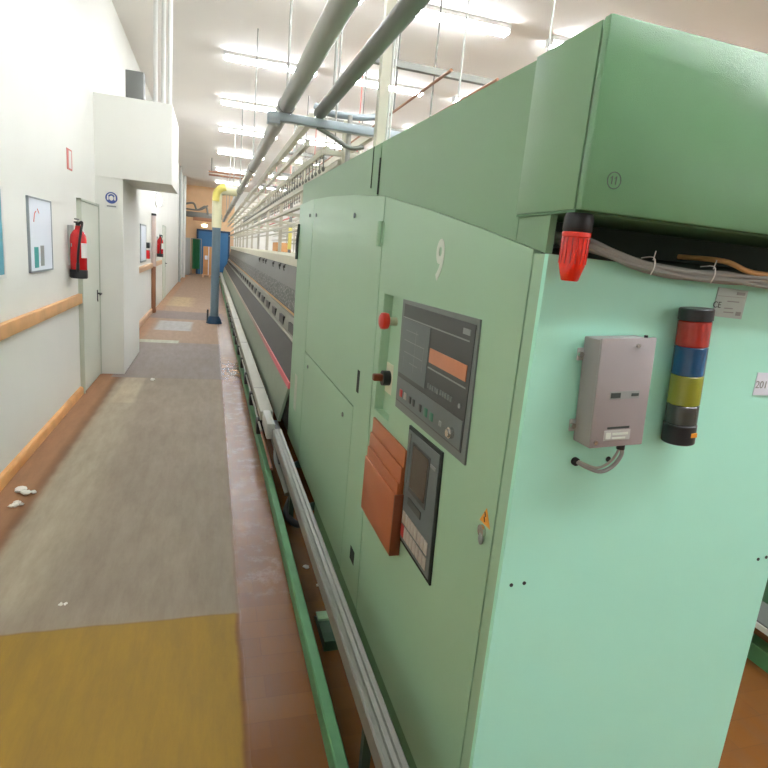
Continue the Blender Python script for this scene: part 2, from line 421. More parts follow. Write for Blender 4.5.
w = thing('fire_sign', (XW, 6.4, 2.28), 'small faded red and white upright sign high above the extinguisher', 'sign')
MB().box(XW, XW + .006, 6.30, 6.50, 2.285, 2.475).build('plate', M['pinksign'], w)
MB().box(XW + .006, XW + .008, 6.36, 6.46, 2.30, 2.46).build('white_field', M['white'], w)
w = thing('hearing_protection_sign', (-1.144, 7.68, 2.02), 'round blue ear protection sign on the white pier beside the door', 'sign')
yy = 7.676
MB().box(-1.215, -1.073, yy, yy + .004, 2.02, 2.215, 0).build('plate', M['white'], w)
MB().cyl((-1.144, yy, 2.14), (-1.144, yy - .003, 2.14), .066, 40).build('blue_disc', M['signblue'], w)
hd = MB().ico((-1.144, yy - .003, 2.137), .025, (1, .08, 1.15)).tube([(-1.185, yy - .004, 2.13), (-1.18, yy - .004, 2.17), (-1.144, yy - .004, 2.188), (-1.108, yy - .004, 2.17), (-1.103, yy - .004, 2.13)], .005)
hd.box(-1.192, -1.174, yy - .006, yy - .002, 2.115, 2.155).box(-1.114, -1.096, yy - .006, yy - .002, 2.115, 2.155)
hd.build('pictogram', M['white'], w)
MB().box(-1.195, -1.093, yy - .001, yy, 2.036, 2.052).build('caption_bar', M['greyprint'], w)

def extinguisher(loc, label, sc=1.0):
    x, y, z = loc; r = thing('fire_extinguisher', (x, y, z), label, 'fire extinguisher')
    R = .074
    MB().lathe((x, y, z), [(R * .9, .05), (R, .06), (R, .37), (R * .93, .41), (R * .7, .445), (.028, .465), (.022, .5)]).build('cylinder', M['redpaint'], r)
    MB().lathe((x, y, z), [(R * .96, 0), (R * 1.06, .008), (R * 1.06, .075), (R * 1.0, .085)]).build('base_cup', M['black'], r)
    v = MB().cyl((x, y, z + .49), (x, y, z + .54), .02).box(x - .016, x + .016, y - .1, y + .02, z + .525, z + .538, .003).box(x - .012, x + .012, y - .1, y + .02, z + .555, z + .566, .003)
    v.build('valve', M['black'], r)
    MB().tube([(x + .01, y - .015, z + .52), (x + .05, y - .07, z + .535), (x + .045, y - .1, z + .45), (x + .02, y - .094, z + .28), (x + .01, y - .09, z + .14)], .0115).build('hose', M['rubber'], r)
    MB().cyl((x + .01, y - .09, z + .15), (x + .008, y - .09, z + .07), .015).build('nozzle', M['black'], r)
    MB().box(XW, x - .04, y - .03, y + .03, z + .12, z + .5, .002).box(x - .05, x - .045, y - .07, y + .07, z + .3, z + .33).build('wall_bracket', M['lightgrey'], r)
    MB().prism_z([(x + (R + .001) * math.cos(a), y + (R + .001) * math.sin(a)) for a in [math.radians(t) for t in range(-60, 31, 10)]] + [(x + (R - .006) * math.cos(a), y + (R - .006) * math.sin(a)) for a in [math.radians(t) for t in range(30, -61, -10)]], z + .2, z + .34).build('label_sticker', M['white'], r)
    return r
extinguisher((-1.235, 6.28, 1.27), 'red fire extinguisher with black hose hung beside the near white door')
extinguisher((-1.235, 15.75, 1.27), 'small distant red fire extinguisher hung beyond the brown guard post')
b = thing('alarm_box', (-1.28, 13.35, 1.28), 'tiny red box with black top hung just before the guard post', 'alarm box')
MB().box(XW, -1.25, 13.25, 13.45, 1.28, 1.46, .006).build('body', M['redpaint'], b)
MB().box(XW, -1.255, 13.28, 13.42, 1.50, 1.62, .006).build('bell', M['black'], b)
b = thing('wall_notice', (XW, 12.6, 1.2), 'pale framed notice on the wall above the far bumper rail', 'notice board')
MB().box(XW, XW + .015, 12.2, 13.1, 1.25, 1.95).build('sheet', M['paper'], b)
MB().box(XW, XW + .02, 12.17, 12.21, 1.23, 1.97).box(XW, XW + .02, 13.1, 13.14, 1.23, 1.97).box(XW, XW + .02, 12.17, 13.14, 1.23, 1.26).box(XW, XW + .02, 12.17, 13.14, 1.94, 1.97).build('frame', M['greyframe'], b)
b = thing('wall_lamp', (XW, 15.6, 2.45), 'bright white lamp on the wall above the distant extinguisher', 'lamp')
MB().box(XW, XW + .05, 15.3, 15.9, 2.5, 2.78, .01).build('housing', M['white'], b)
MB().box(XW + .05, XW + .09, 15.34, 15.86, 2.53, 2.75, .012).build('diffuser', M['lamp'], b)

# pipes on the wall
single('wall_pipe', MB().cyl((-1.27, 26.0, 0.0), (-1.27, 26.0, HC), .05), M['lightgrey'], 'grey vertical pipe on the left wall near its far end', 'pipe')
single('wall_pipe', MB().cyl((-1.25, 29.6, 0.0), (-1.25, 29.6, HC), .07), M['white'], 'white vertical pipe at the far corner of the left wall', 'pipe')
for i, (px, lab) in enumerate([(-.52, 'rightmost'), (-.60, 'middle'), (-.70, 'leftmost')]):
    single('riser_pipe', MB().cyl((px, 7.9 + i * .1, 3.27), (px, 7.9 + i * .1, HC), .026), M['white'], lab + ' of three white riser pipes standing on the bulkhead', 'pipe', 'risers on the bulkhead')
single('junction_box', MB().box(-1.0, -.8, 7.8, 7.95, 3.27, 3.6, .01), M['greypanel'], 'grey box standing on top of the bulkhead left of the risers', 'box')

# ------------------------------------------------------------------ ceiling lights
def light_fixture(x, y, label, L=1.5):
    r = thing('ceiling_light', (x, y, HC - .12), label, 'ceiling light', 'fluorescent ceiling lights')
    MB().box(x, x + L, y - .09, y + .09, HC - .05, HC, .004).build('housing', M['white'], r)
    for dy in (-.045, .045): MB().cyl((x + .02, y + dy, HC - .08), (x + L - .02, y + dy, HC - .08), .022, 12).build('tube', M['lamp'], r)
    for xe in (x, x + L - .02): MB().box(xe, xe + .02, y - .08, y + .08, HC - .105, HC - .05).build('end_cap', M['white'], r)
    return r
ords = ['first', 'second', 'third', 'fourth', 'fifth', 'sixth', 'seventh', 'eighth', 'ninth', 'tenth', 'eleventh', 'twelfth']
rows = [(.12, 'over the aisle edge'), (2.0, 'just right of the big suction pipe'), (4.1, 'over the second machine'), (6.2, 'over the third machine'), (8.5, 'right of the third machine'), (11.4, 'far to the right')]
ys = [-8.2, -4.6, -0.2, 0.2, 3.8, 7.2, 10.3, 13.4, 16.4, 20.4, 25.0, 29.8]
def in_view(x, y, z):      # only used to word the labels: counted among the lights one can see
    yw, pt, rl = .3095, .2157, .0928
    f_ = Vector((math.sin(yw), math.cos(yw), 0)); r_ = Vector((math.cos(yw), -math.sin(yw), 0)); u_ = Vector((0, 0, 1))
    w_ = f_ * math.cos(pt) - u_ * math.sin(pt); q_ = u_ * math.cos(pt) + f_ * math.sin(pt)
    rr = r_ * math.cos(rl) + q_ * math.sin(rl); uu = q_ * math.cos(rl) - r_ * math.sin(rl)
    d = Vector((x, y, z - 1.72)); k = d.dot(w_)
    return k > 0 and abs(d.dot(rr) / k) < .679 and abs(d.dot(uu) / k) < .679
for x, nm in rows:
    k = 0; h = 0
    for y in ys:
        if x > 9 and y in (7.2, 13.4): continue
        if y == 0.2 and (x > 6 or x < 1): continue  # remaining strips of this row are extra, added unseen to brighten the end panel
        if (y == -4.6 and x < 5) or (y == -8.2 and x < 4): continue
        if in_view(x + .4, y, 4.6):
            light_fixture(x, y, 'bright ceiling strip %s, %s from the camera' % (nm, ords[k])); k += 1
        else:
            light_fixture(x, y, 'unseen ceiling strip %s, %s from the back wall' % (nm, ords[h])); h += 1

# hanging rack under the ceiling
r = thing('hanging_rack', (.2, 22.5, 3.9), 'thin brown hanging frame below the ceiling far down the aisle', 'rack')
for yb_ in (22.4, 23.4): MB().box(-.15, 1.4, yb_, yb_ + .05, 4.2, 4.26).build('bar', M['brownwood'], r)
for x in (-.05, .6, 1.3): MB().cyl((x, 22.42, 4.2), (x, 22.42, HC), .015).build('hanger', M['pipedark'], r)

# ------------------------------------------------------------------ control cabinet (head end of machine nine)
cab = thing('control_cabinet', (1.08, 2.8, 0), 'green steel head cabinet marked 9 at the near end of the long machine', 'machine cabinet')
X0 = .66
top = [(4.64, 2.075), (4.07, 2.078), (3.4, 2.05), (2.8, 2.012), (2.29, 1.968), (1.75, 1.885), (1.38, 1.822), (1.06, 1.762)]
def topz(y):
    for (a, b_), (c, d) in zip(top, top[1:]):
        if c <= y <= a: return d + (b_ - d) * (y - c) / (a - c)
    return top[0][1] if y > top[0][0] else top[-1][1]
body = [(1.06, .16), (4.62, .2)] + [(y, z - .006) for y, z in [(4.62, 2.07)] + top[1:]]
MB().prism_x(body, X0 + .07, 1.5).build('body', M['darkgreen'], cab, smooth=False)
# right side skin
MB().prism_x([(1.06, .16), (4.64, .2)] + top, 1.5, 1.515).build('far_side_panel', M['cab'], cab, smooth=False)
MB().box(X0 + .021, 1.5, 4.622, 4.64, .2, 2.07).build('rear_panel', M['cab'], cab)
T = .02
MB().prism_x([(3.985, .2), (4.64, .2), (4.64, 2.075), (4.07, 2.078), (3.985, 2.076)], X0, X0 + T).build('side_strip', M['cab'], cab, smooth=False)
up = [(3.975, 1.034), (2.505, 1.034), (2.505, .18), (2.168, .178), (2.278, topz(2.278)), (2.8, topz(2.8)), (3.4, topz(3.4)), (3.975, topz(3.975))]
dr = MB().prism_x(up, X0, X0 + T).build('upper_door', M['cab'], cab, smooth=False)
MB().box(X0 - .0008, X0 + .004, 2.436, 2.478, 1.112, 1.216).build('grip_slot', M['seam'], dr)
lo = MB().prism_x([(3.975, 1.026), (3.975, .2), (2.51, .186), (2.51, 1.026)], X0, X0 + T).build('lower_door', M['cab'], cab, smooth=False)
# control door with a real recess: ring of prisms around the opening
RY0, RY1, RZ0, RZ1 = 1.965, 2.165, 1.115, 1.592
cd = MB()
cd.prism_x([(1.103, .165), (1.103, topz(1.103)), (1.38, topz(1.38)), (1.75, topz(1.75)), (RY0, topz(RY0)), (RY0, .17)], X0, X0 + T)
cd.prism_x([(RY0, RZ1), (RY0, topz(RY0)), (RY1, topz(RY1)), (RY1, RZ1)], X0, X0 + T)
cd.prism_x([(RY0, .17), (RY0, RZ0), (RY1, RZ0), (2.158, .175)], X0, X0 + T)
cd.prism_x([(RY1, RZ0), (RY1, topz(RY1)), (2.268, topz(2.268)), (2.158, .175)], X0, X0 + T)
cd = cd.build('control_door', M['cab'], cab, smooth=False)
rc = MB().box(X0 + .034, X0 + .05, RY0, RY1, RZ0, RZ1).box(X0 + .002, X0 + .05, RY0 - .002, RY0 + .003, RZ0, RZ1).prism_z([(X0 + .002, RY1 - .002), (X0 + .034, RY1 - .010), (X0 + .034, RY1 + .002), (X0 + .002, RY1 + .002)], RZ0, RZ1).box(X0 + .002, X0 + .05, RY0, RY1, RZ0 - .002, RZ0 + .003).box(X0 + .002, X0 + .05, RY0, RY1, RZ1 - .003, RZ1 + .002)
rc.build('switch_recess', M['cab'], cab)
# body is cut away behind the recess by standing the recess in front of it
# corner post + end panel
MB().box(X0 + .001, X0 + .03, 1.048, 1.098, .16, 1.762).build('corner_strip', M['cab'], cab)
ep = MB().prism_y([(X0 - .004, .12), (1.5, .12), (1.5, 1.752), (X0 - .004, 1.762)], 1.035, 1.05).build('end_panel', M['mint'], cab, smooth=False)
for hx, hz, rr_ in [(.687, 1.008, .0045), (.721, 1.01, .0045), (1.445, 1.017, .0045), (1.473, 1.021, .0045), (.893, 1.316, .0065)]:
    MB().cyl((hx, 1.036, hz), (hx, 1.0335, hz), rr_, 14).build('panel_hole', M['seam'], ep)
# skirt and feet
MB().prism_x([(1.06, .04), (3.32, .04), (3.32, .185), (2.3, .18), (1.06, .16)], X0 + .012, X0 + .03).build('skirt', M['skirt'], cab, smooth=False)
for fy in (1.3, 2.32, 3.6, 4.4):
    for fx in (.74, 1.42):
        f = MB().lathe((fx, fy, 0), [(.06, 0), (.06, .012), (.03, .03), (.014, .04), (.014, .17)]).build('levelling_foot', M['footgreen'], cab)
# handle strip, locks, hinge, badge
MB().tube([(X0 - .004, 4.60, 1.93), (X0 - .01, 4.60, 1.85), (X0 - .012, 4.615, 1.79), (X0 - .01, 4.615, 1.66)], .011).build('door_handle', M['darkprint'], cab)
for ly, lz in [(2.77, 1.915), (4.12, 1.975), (3.86, 1.965), (2.70, .935), (3.82, .95)]:
    MB().cyl((X0 + .002, ly, lz), (X0 - .005, ly, lz), .012, 16).box(X0 - .007, X0 - .004, ly - .003, ly + .003, lz - .009, lz + .009).build('lock', M['greyprint'], cab)
MB().cyl((X0 - .006, 2.285, 1.77), (X0 - .006, 2.285, 1.87), .014, 12).box(X0 - .004, X0, 2.25, 2.32, 1.775, 1.865).build('hinge', M['cab'], cab)
MB().box(X0 - .002, X0 + .002, 4.26, 4.38, .5, .78, .001).build('pale_badge', M['doorframe'], cab)
MB().box(X0 - .001, X0 + .004, 2.27, 2.345, .335, .40).build('vent_slot', M['seam'], cab)
MB().text('9', .165, on_side(X0 - .0012, 1.625, 1.728) @ Matrix.Diagonal((.8, 1, 1, 1)), .0008, .004).build('stencilled_number', M['digit'], cab)
# display panel
cpn = MB().prism_x([(1.285, 1.208), (1.89, 1.204), (1.915, 1.59), (1.30, 1.594)], X0 - .005, X0 + .001).build('display_panel', M['bezel'], cab, smooth=False)
tag(cpn, 'dark operating panel with amber display and keys')
xf = X0 - .006
def sq(y0, y1, z0, z1, name, m, par, t=.0015, x=None):
    x = xf if x is None else x
    return MB().box(x - t, x + .001, min(y0, y1), max(y0, y1), z0, z1).build(name, m, par)
sq(1.315, 1.885, 1.232, 1.578, 'membrane', M['face'], cpn, .001)
xf -= .0015
sq(1.62, 1.88, 1.335, 1.527, 'schematic_field', M['face2'], cpn, .001)
sq(1.32, 1.88, 1.237, 1.318, 'key_strip', M['face2'], cpn, .001)
sq(1.34, 1.885, 1.5295, 1.5335, 'white_line', M['greyprint'], cpn, .001)
dsp = sq(1.335, 1.605, 1.424, 1.468, 'amber_window', M['display'], cpn, .002)
sq(1.33, 1.61, 1.405, 1.409, 'thin_line', M['greyprint'], cpn, .001)
sq(1.34, 1.385, 1.546, 1.562, 'maker_badge', M['greyprint'], cpn, .0015)
for yk, mk, nm, rk in [(1.83, 'keyred', 'red_button', .013), (1.785, 'keys', 'white_button', .012), (1.735, 'face', 'dark_button', .012), (1.70, 'face', 'dark_button', .012), (1.635, 'face', 'dark_button', .012), (1.585, 'keygreen', 'green_button', .014), (1.535, 'keygreen', 'green_button', .013), (1.465, 'greyprint', 'grey_button', .008)]:
    MB().box(xf - .004, xf, yk - rk, yk + rk, 1.268 - rk, 1.268 + rk, .002).build(nm, M[mk], cpn)
MB().cyl((xf, 1.378, 1.268), (xf - .012, 1.378, 1.268), .016, 20).cyl((xf - .012, 1.378, 1.268), (xf - .018, 1.378, 1.268), .011, 16).build('key_switch', M['chrome'], cpn)
for k in range(5): sq(1.595 - k * .019, 1.582 - k * .019, 1.345, 1.36, 'mini_key', M['bezel'], cpn, .002)
for k in range(5): sq(1.495 - k * .019, 1.482 - k * .019, 1.348, 1.363, 'mini_key', M['bezel'], cpn, .002)
MB().cyl((xf, 1.352, 1.353), (xf - .003, 1.352, 1.353), .007, 12).build('indicator', M['greyprint'], cpn)
sc_ = MB()
for k, (a, b_, c, d) in enumerate([(1.84, 1.72, 1.49, 1.4915), (1.85, 1.66, 1.455, 1.457), (1.84, 1.66, 1.415, 1.4165), (1.78, 1.7, 1.385, 1.3865), (1.84, 1.8385, 1.36, 1.4), (1.74, 1.7385, 1.36, 1.5), (1.66, 1.6585, 1.38, 1.46)]):
    sc_.box(xf - .0015, xf, min(a, b_), max(a, b_), c, d)
sc_.build('schematic_lines', M['greyprint'], cpn)
# terminal panel
tp = MB().prism_x([(1.412, .772), (1.70, .772), (1.722, 1.184), (1.432, 1.190)], X0 - .006, X0 + .001).build('terminal_panel', M['seam'], cab, smooth=False)
tag(tp, 'narrow dark terminal with brown screen and two key rows')
xf = X0 - .0065
MB().prism_x([(1.424, .785), (1.692, .785), (1.712, 1.172), (1.442, 1.178)], xf - .002, xf).build('terminal_face', M['face2'], tp, smooth=False)
xf -= .0025
sq(1.685, 1.705, .99, 1.165, 'light_stripe', M['bezel'], tp)
sq(1.505, 1.66, .975, 1.145, 'screen_frame', M['face'], tp)
xf -= .0015
sq(1.515, 1.65, .992, 1.138, 'screen', M['screen'], tp)
sq(1.455, 1.495, 1.122, 1.132, 'maker_badge', M['greyprint'], tp)
sq(1.53, 1.65, .93, .955, 'softkey_row', M['face'], tp)
for z0, n0 in ((.85, 0), (.80, 1)):
    for k in range(8):
        y1 = 1.685 - k * .03
        MB().box(xf - .002, xf + .001, y1 - .026, y1, z0, z0 + .042, .001).build('key', M['keyred'] if (n0 == 1 and k == 0) else M['keys'], tp)
# warning triangle and lock
MB().prism_x([(1.172, 1.108), (1.118, 1.108), (1.146, 1.15)], X0 - .0015, X0 + .001).build('warning_triangle', M['orange'], cab, smooth=False)
MB().tube([(X0 - .003, 1.149, 1.14), (X0 - .003, 1.143, 1.13), (X0 - .003, 1.149, 1.126), (X0 - .003, 1.144, 1.115)], .0012, n=6, sub=1).build('lightning_mark', M['black'], cab)
MB().cyl((X0, 1.15, 1.088), (X0 - .008, 1.15, 1.088), .016, 18).build('cabinet_lock', M['chrome'], cab)
MB().ico((X0 - .006, 1.146, 1.07), .014, (.4, .8, 1.2)).build('lock_flap', M['greyprint'], cab)
# switches in the recess
xs = X0 + .034
es = thing('emergency_stop', (xs, 2.06, 1.5), 'red mushroom emergency stop button in the recess above the rotary switch', 'button')
MB().cyl((xs, 2.085, 1.49), (xs - .03, 2.085, 1.49), .016, 20).build('collar', M['yellowplate'], es)
hb = MB(); hb.lathe((0, 0, 0), [(.018, 0), (.03, .006), (.033, .02), (.031, .032), (.02, .038)], 28)
hb.bm.transform(Matrix.Translation((xs - .03, 2.085, 1.49)) @ Matrix.Rotation(-PI / 2, 4, 'Y')); hb.build('mushroom_head', M['redplastic'], es)
rs = thing('rotary_switch', (xs, 2.0, 1.29), 'black rotary main switch with brown grip on a pale plate', 'switch')
MB().box(xs - .004, xs, 2.05, 2.145, 1.2, 1.32, .001).build('switch_plate', M['yellowplate'], rs)
MB().cyl((xs - .004, 2.098, 1.262), (xs - .034, 2.098, 1.262), .03, 24).build('dial', M['black'], rs)
MB().box(xs - .072, xs - .032, 2.085, 2.113, 1.25, 1.278, .006).build('grip', M['brownd'], rs)

# ------------------------------------------------------------------ upper hood and overhanging box
hood = thing('upper_hood', (1.08, 2.8, 1.75), 'darker green upper housing lying on top of the numbered cabinet', 'machine housing')
hb = MB()
prof = [(1.19, 1.80)] + [(y, z) for y, z in reversed(top) if y > 1.19] + [(4.56, 2.08), (4.56, 2.22), (4.3, 2.225), (3.1, 2.21), (2.1, 2.185), (1.19, 2.17)]
# near piece and far piece with a seam
def cutprof(y0, y1, ztop0, ztop1):
    pts = [(y0, topz(y0) + .001)] + [(y, z + .001) for y, z in reversed(top) if y0 < y < y1] + [(y1, topz(y1) + .001), (y1, ztop1), (y0, ztop0)]
    return pts
MB().prism_x(cutprof(2.41, 4.56, 2.19, 2.222), X0 + .004, 1.5).build('rear_cover', M['hood'], hood, smooth=False)
MB().prism_x(cutprof(1.192, 2.395, 2.17, 2.19), X0 + .004, 1.5).build('front_cover', M['hood'], hood, smooth=False)
MB().box(X0 + .001, X0 + .006, 2.396, 2.412, 1.985, 2.13).build('seam_slot', M['seam'], hood)
MB().box(X0 + .001, X0 + .0045, 2.52, 2.526, 2.02, 2.192).build('fold_line', M['darkgreen'], hood)
MB().prism_x([(1.062, topz(1.062) + .001), (1.19, topz(1.19) + .001), (1.19, 1.843), (1.062, 1.843)], X0 + .004, X0 + .02).build('cheek_plate', M['hood'], hood, smooth=False)
MB().box(X0 + .02, 1.5, 1.186, 1.191, 1.782, 1.845).build('recess_back', M['darkgreen'], hood)
# side skin of the overhanging box
bx = thing('overhang_box', (1.08, 1.07, 1.845), 'glossy green overhanging switch box marked with circled 11, above the end panel', 'switch box')
MB().box(X0 + .012, 1.62, .972, 1.188, 1.846, 2.168).build('housing', M['darkgreen'], bx)
MB().box(X0 - .006, X0 + .012, .972, 1.19, 1.846, 2.17, .001).build('side_cover', M['hood'], bx)
fd = MB().box(X0 - .008, 1.62, .945, .966, 1.843, 2.172, .004).build('front_door', M['boxgreen'], bx)
th = MB()
for cx in (.7085, .7175):
    th.tube([(cx - .0035, .9446, 1.9055), (cx, .9446, 1.9095), (cx - .0003, .9446, 1.895)], .0009, n=5, sub=1)
n = 36
for i in range(n):
    a = 2 * PI * i / n; a2 = 2 * PI * (i + 1) / n; q = .0148
    th.tube([(.713 + q * math.cos(a), .9446, 1.902 + q * math.sin(a)), (.713 + q * math.cos(a2), .9446, 1.902 + q * math.sin(a2))], .0008, n=5, sub=1)
th.build('circled_number', M['darkprint'], fd)
MB().prism_z([(X0 - .004, .968), (1.6, .968), (1.6, 1.19), (X0 - .004, 1.19)], 1.8405, 1.8455).build('underside_plate', M['skirt'], bx)

# cable bundle on the ledge
cbn = thing('cable_bundle', (.95, 1.0, 1.75), 'bundle of grey cables sagging along the top edge of the mint end panel', 'cables')
base = [(.700, 1.11, 1.800), (.728, 1.03, 1.79), (.79, 1.005, 1.772), (.852, 1.0, 1.758), (.93, 1.0, 1.750), (1.014, 1.0, 1.748), (1.1, 1.0, 1.748), (1.21, 1.0, 1.747), (1.4, 1.02, 1.75)]
for k in range(6):
    dz = (k % 3) * .007 - .006; dy = (k // 3) * .012
    MB().tube([(p[0], p[1] + dy + random.uniform(-.002, .002), p[2] + dz + random.uniform(-.003, .003)) for p in base], .0052, n=8).build('cable', M['cable'], cbn)
MB().tube([(1.06, 1.12, 1.79), (1.09, 1.02, 1.785), (1.14, .998, 1.768), (1.2, 1.0, 1.765), (1.4, 1.02, 1.77)], .006).build('cable', M['brass'], cbn)
for tx, tz in ((.87, 1.757), (1.03, 1.752)):
    MB().tube([(tx, .985, tz - .018), (tx, .978, tz), (tx, .985, tz + .018), (tx, 1.02, tz + .016)], .0013, n=6, sub=3).cyl((tx, .985, tz + .012), (tx - .006, .975, tz + .03), .0012, 6).build('cable_tie', M['white'], cbn)

# red beacon under the box
be = thing('beacon_lamp', (.683, .99, 1.72), 'red beacon lamp hanging below the corner of the green overhanging box', 'beacon lamp')
bxx, byy = .680, .987
MB().lathe((bxx, byy, 1.805), [(.025, 0), (.028, .004), (.028, .028), (.025, .0353)]).build('socket', M['black'], be)
MB().lathe((bxx, byy, 0), [(.015, 1.712), (.0175, 1.714), (.0252, 1.742), (.0262, 1.795), (.028, 1.797), (.028, 1.805), (.024, 1.806)]).build('lens', M['redlens'], be)
rb = MB()
for i in range(16):
    a = 2 * PI * i / 16
    rb.cyl((bxx + 0.0259 * math.cos(a), byy + 0.0259 * math.sin(a), 1.745), (bxx + .0264 * math.cos(a), byy + .0264 * math.sin(a), 1.794), .0011, 6)
rb.build('lens_rib', M['redlensd'], be)

# grey power supply box (slightly tilted)
ps = thing('supply_box', (.84, 1.03, 1.37), 'grey sheet metal supply box screwed to the mint end panel', 'electrical box')
ang = math.radians(-3.6); cc = (.84, 1.0, 1.487)
def psb(mb, name, m, par=ps): return mb.rot(-ang * -1 if False else ang * -1 * -1, 'Y', cc).build(name, m, par)
A = MB().box(.776, .906, .970, 1.030, 1.369, 1.604, .003); psb(A, 'enclosure', M['boxgrey'])
psb(MB().box(.773, .909, .966, .974, 1.371, 1.608, .0025), 'cover', M['boxgrey'])
for tz in (1.565, 1.405):
    psb(MB().box(.762, .778, 1.026, 1.031, tz - .014, tz + .014, .002), 'mounting_tab', M['lightgrey'])
    psb(MB().cyl((.7675, 1.027, tz), (.7675, 1.019, tz), .006, 12), 'screw', M['chrome'])
psb(MB().cyl((.862, .967, 1.592), (.862, .962, 1.592), .0045, 12), 'screw', M['chrome'])
psb(MB().cyl((.786, .967, 1.384), (.786, .962, 1.384), .0045, 12), 'screw', M['chrome'])
psb(MB().cyl((.885, .972, 1.607), (.885, .972, 1.6125), .004, 10), 'top_screw', M['black'])
lb = MB().box(.808, .882, .9652, .967, 1.478, 1.495).rot(ang, 'Y', cc).build('maker_label', M['greyprint'], ps)
MB().box(.810, .834, .9642, .9655, 1.481, 1.492).box(.862, .880, .9642, .9655, 1.4835, 1.4895).rot(ang, 'Y', cc).build('label_print', M['darkprint'], lb)
psb(MB().box(.812, .868, .9655, .967, 1.412, 1.4165), 'slot', M['darkprint'])
l2 = MB().box(.805, .872, .9652, .967, 1.386, 1.409).rot(ang, 'Y', cc).build('rating_label', M['lightgrey'], ps)
MB().box(.81, .822, .9642, .9655, 1.39, 1.404).box(.826, .866, .9642, .9655, 1.398, 1.403).box(.826, .86, .9642, .9655, 1.389, 1.393).rot(ang, 'Y', cc).build('label_print', M['digit'], l2)
MB().cyl((.886, .995, 1.372), (.886, .995, 1.355), .009, 14).build('cable_gland', M['black'], ps)
cbp = [(.886, .995, 1.36), (.888, .99, 1.345), (.872, .99, 1.318), (.845, .995, 1.302), (.82, 1.01, 1.306), (.803, 1.032, 1.313)]
MB().tube(cbp, .0045).build('cable', M['cable'], ps)
MB().tube([(p[0] - .004, p[1] + .008, p[2] + .006) for p in cbp], .003).build('cable', M['duct'], ps)
MB().cyl((.802, 1.036, 1.313), (.802, 1.027, 1.313), .0095, 16).build('grommet', M['rubber'], ps)

# signal tower (slightly tilted)
st = thing('signal_tower', (1.01, .98, 1.38), 'stacked red, blue and yellow signal lamp on the mint end panel', 'signal lamp')
ta = math.radians(-4.4); tcx, tcy = 1.034, .999; tr = .0345; tcc = (1.034, tcy, 1.53)
ta = math.radians(-4.4)
def seg(z0, z1, name, m, r=tr, par=st):
    return MB().lathe((1.034, tcy, 0), [(r - .002, z0), (r, z0 + .002), (r, z1 - .002), (r - .002, z1)], 40).rot(ta, 'Y', tcc).build(name, m, par)
seg(1.652, 1.679, 'top_cap', M['black'], tr + .001)
seg(1.595, 1.652, 'red_lens', M['red_l'])
seg(1.530, 1.595, 'blue_lens', M['blue_l'])
seg(1.462, 1.530, 'yellow_lens', M['yel_l'])
seg(1.416, 1.462, 'smoky_lens', M['clr_l'])
bs = seg(1.370, 1.416, 'base', M['black'], tr + .001)
MB().box(1.034, 1.05, tcy - .0365, tcy - .028, 1.390, 1.400).rot(ta, 'Y', tcc).build('orange_sticker', M['orange'], bs)

# plates
rp = thing('rating_plate', (1.15, 1.034, 1.66), 'pale rating plate with CE mark above the signal tower', 'sign')
MB().box(1.106, 1.194, 1.0325, 1.035, 1.661, 1.727).rot(.03, 'Y', (1.15, 1.03, 1.69)).build('plate', M['plate'], rp)
tx = MB().text('CE', .02, on_end(1.112, 1.0322, 1.688), .0003)
tx.build('ce_mark', M['darkprint'], rp)
MB().box(1.163, 1.188, 1.0318, 1.0326, 1.714, 1.721).box(1.14, 1.175, 1.0318, 1.0326, 1.697, 1.6995).box(1.135, 1.16, 1.0318, 1.0326, 1.681, 1.6835).box(1.135, 1.165, 1.0318, 1.0326, 1.672, 1.6745).box(1.172, 1.187, 1.0318, 1.0326, 1.667, 1.676).box(1.108, 1.19, 1.0318, 1.0326, 1.7085, 1.7095).build('print_lines', M['greyprint'], rp)
lp = thing('number_label', (1.33, 1.034, 1.477), 'small white paper label printed 201 at the right of the end panel', 'sign')
MB().box(1.285, 1.375, 1.033, 1.035, 1.477, 1.534).build('paper', M['paper'], lp)
MB().text('201', .026, on_end(1.305, 1.0327, 1.503), .0003).build('number', M['greyprint'], lp)

# document holder
dh = thing('document_holder', (.63, 1.9, .66), 'brown plastic stepped document holder on the cabinet side below the recess', 'document holder')
layers = [(.650, .659, 1.725, 2.135, 1.09, .72), (.640, .649, 1.72, 2.125, 1.03, .715), (.630, .639, 1.715, 2.11, .975, .71), (.620, .629, 1.71, 2.10, .937, .71)]
names = ['back_plate', 'pocket', 'pocket', 'front_pocket']
for (xa, xb, ya, yb, zt, zb), nm in zip(layers, names):
    MB().box(xa, xb, ya, yb, zb, zt, .002).build(nm, M['brownp'], dh)
MB().box(.621, .659, 1.702, 1.711, .708, .937, .002).build('side_wall', M['brownd'], dh)

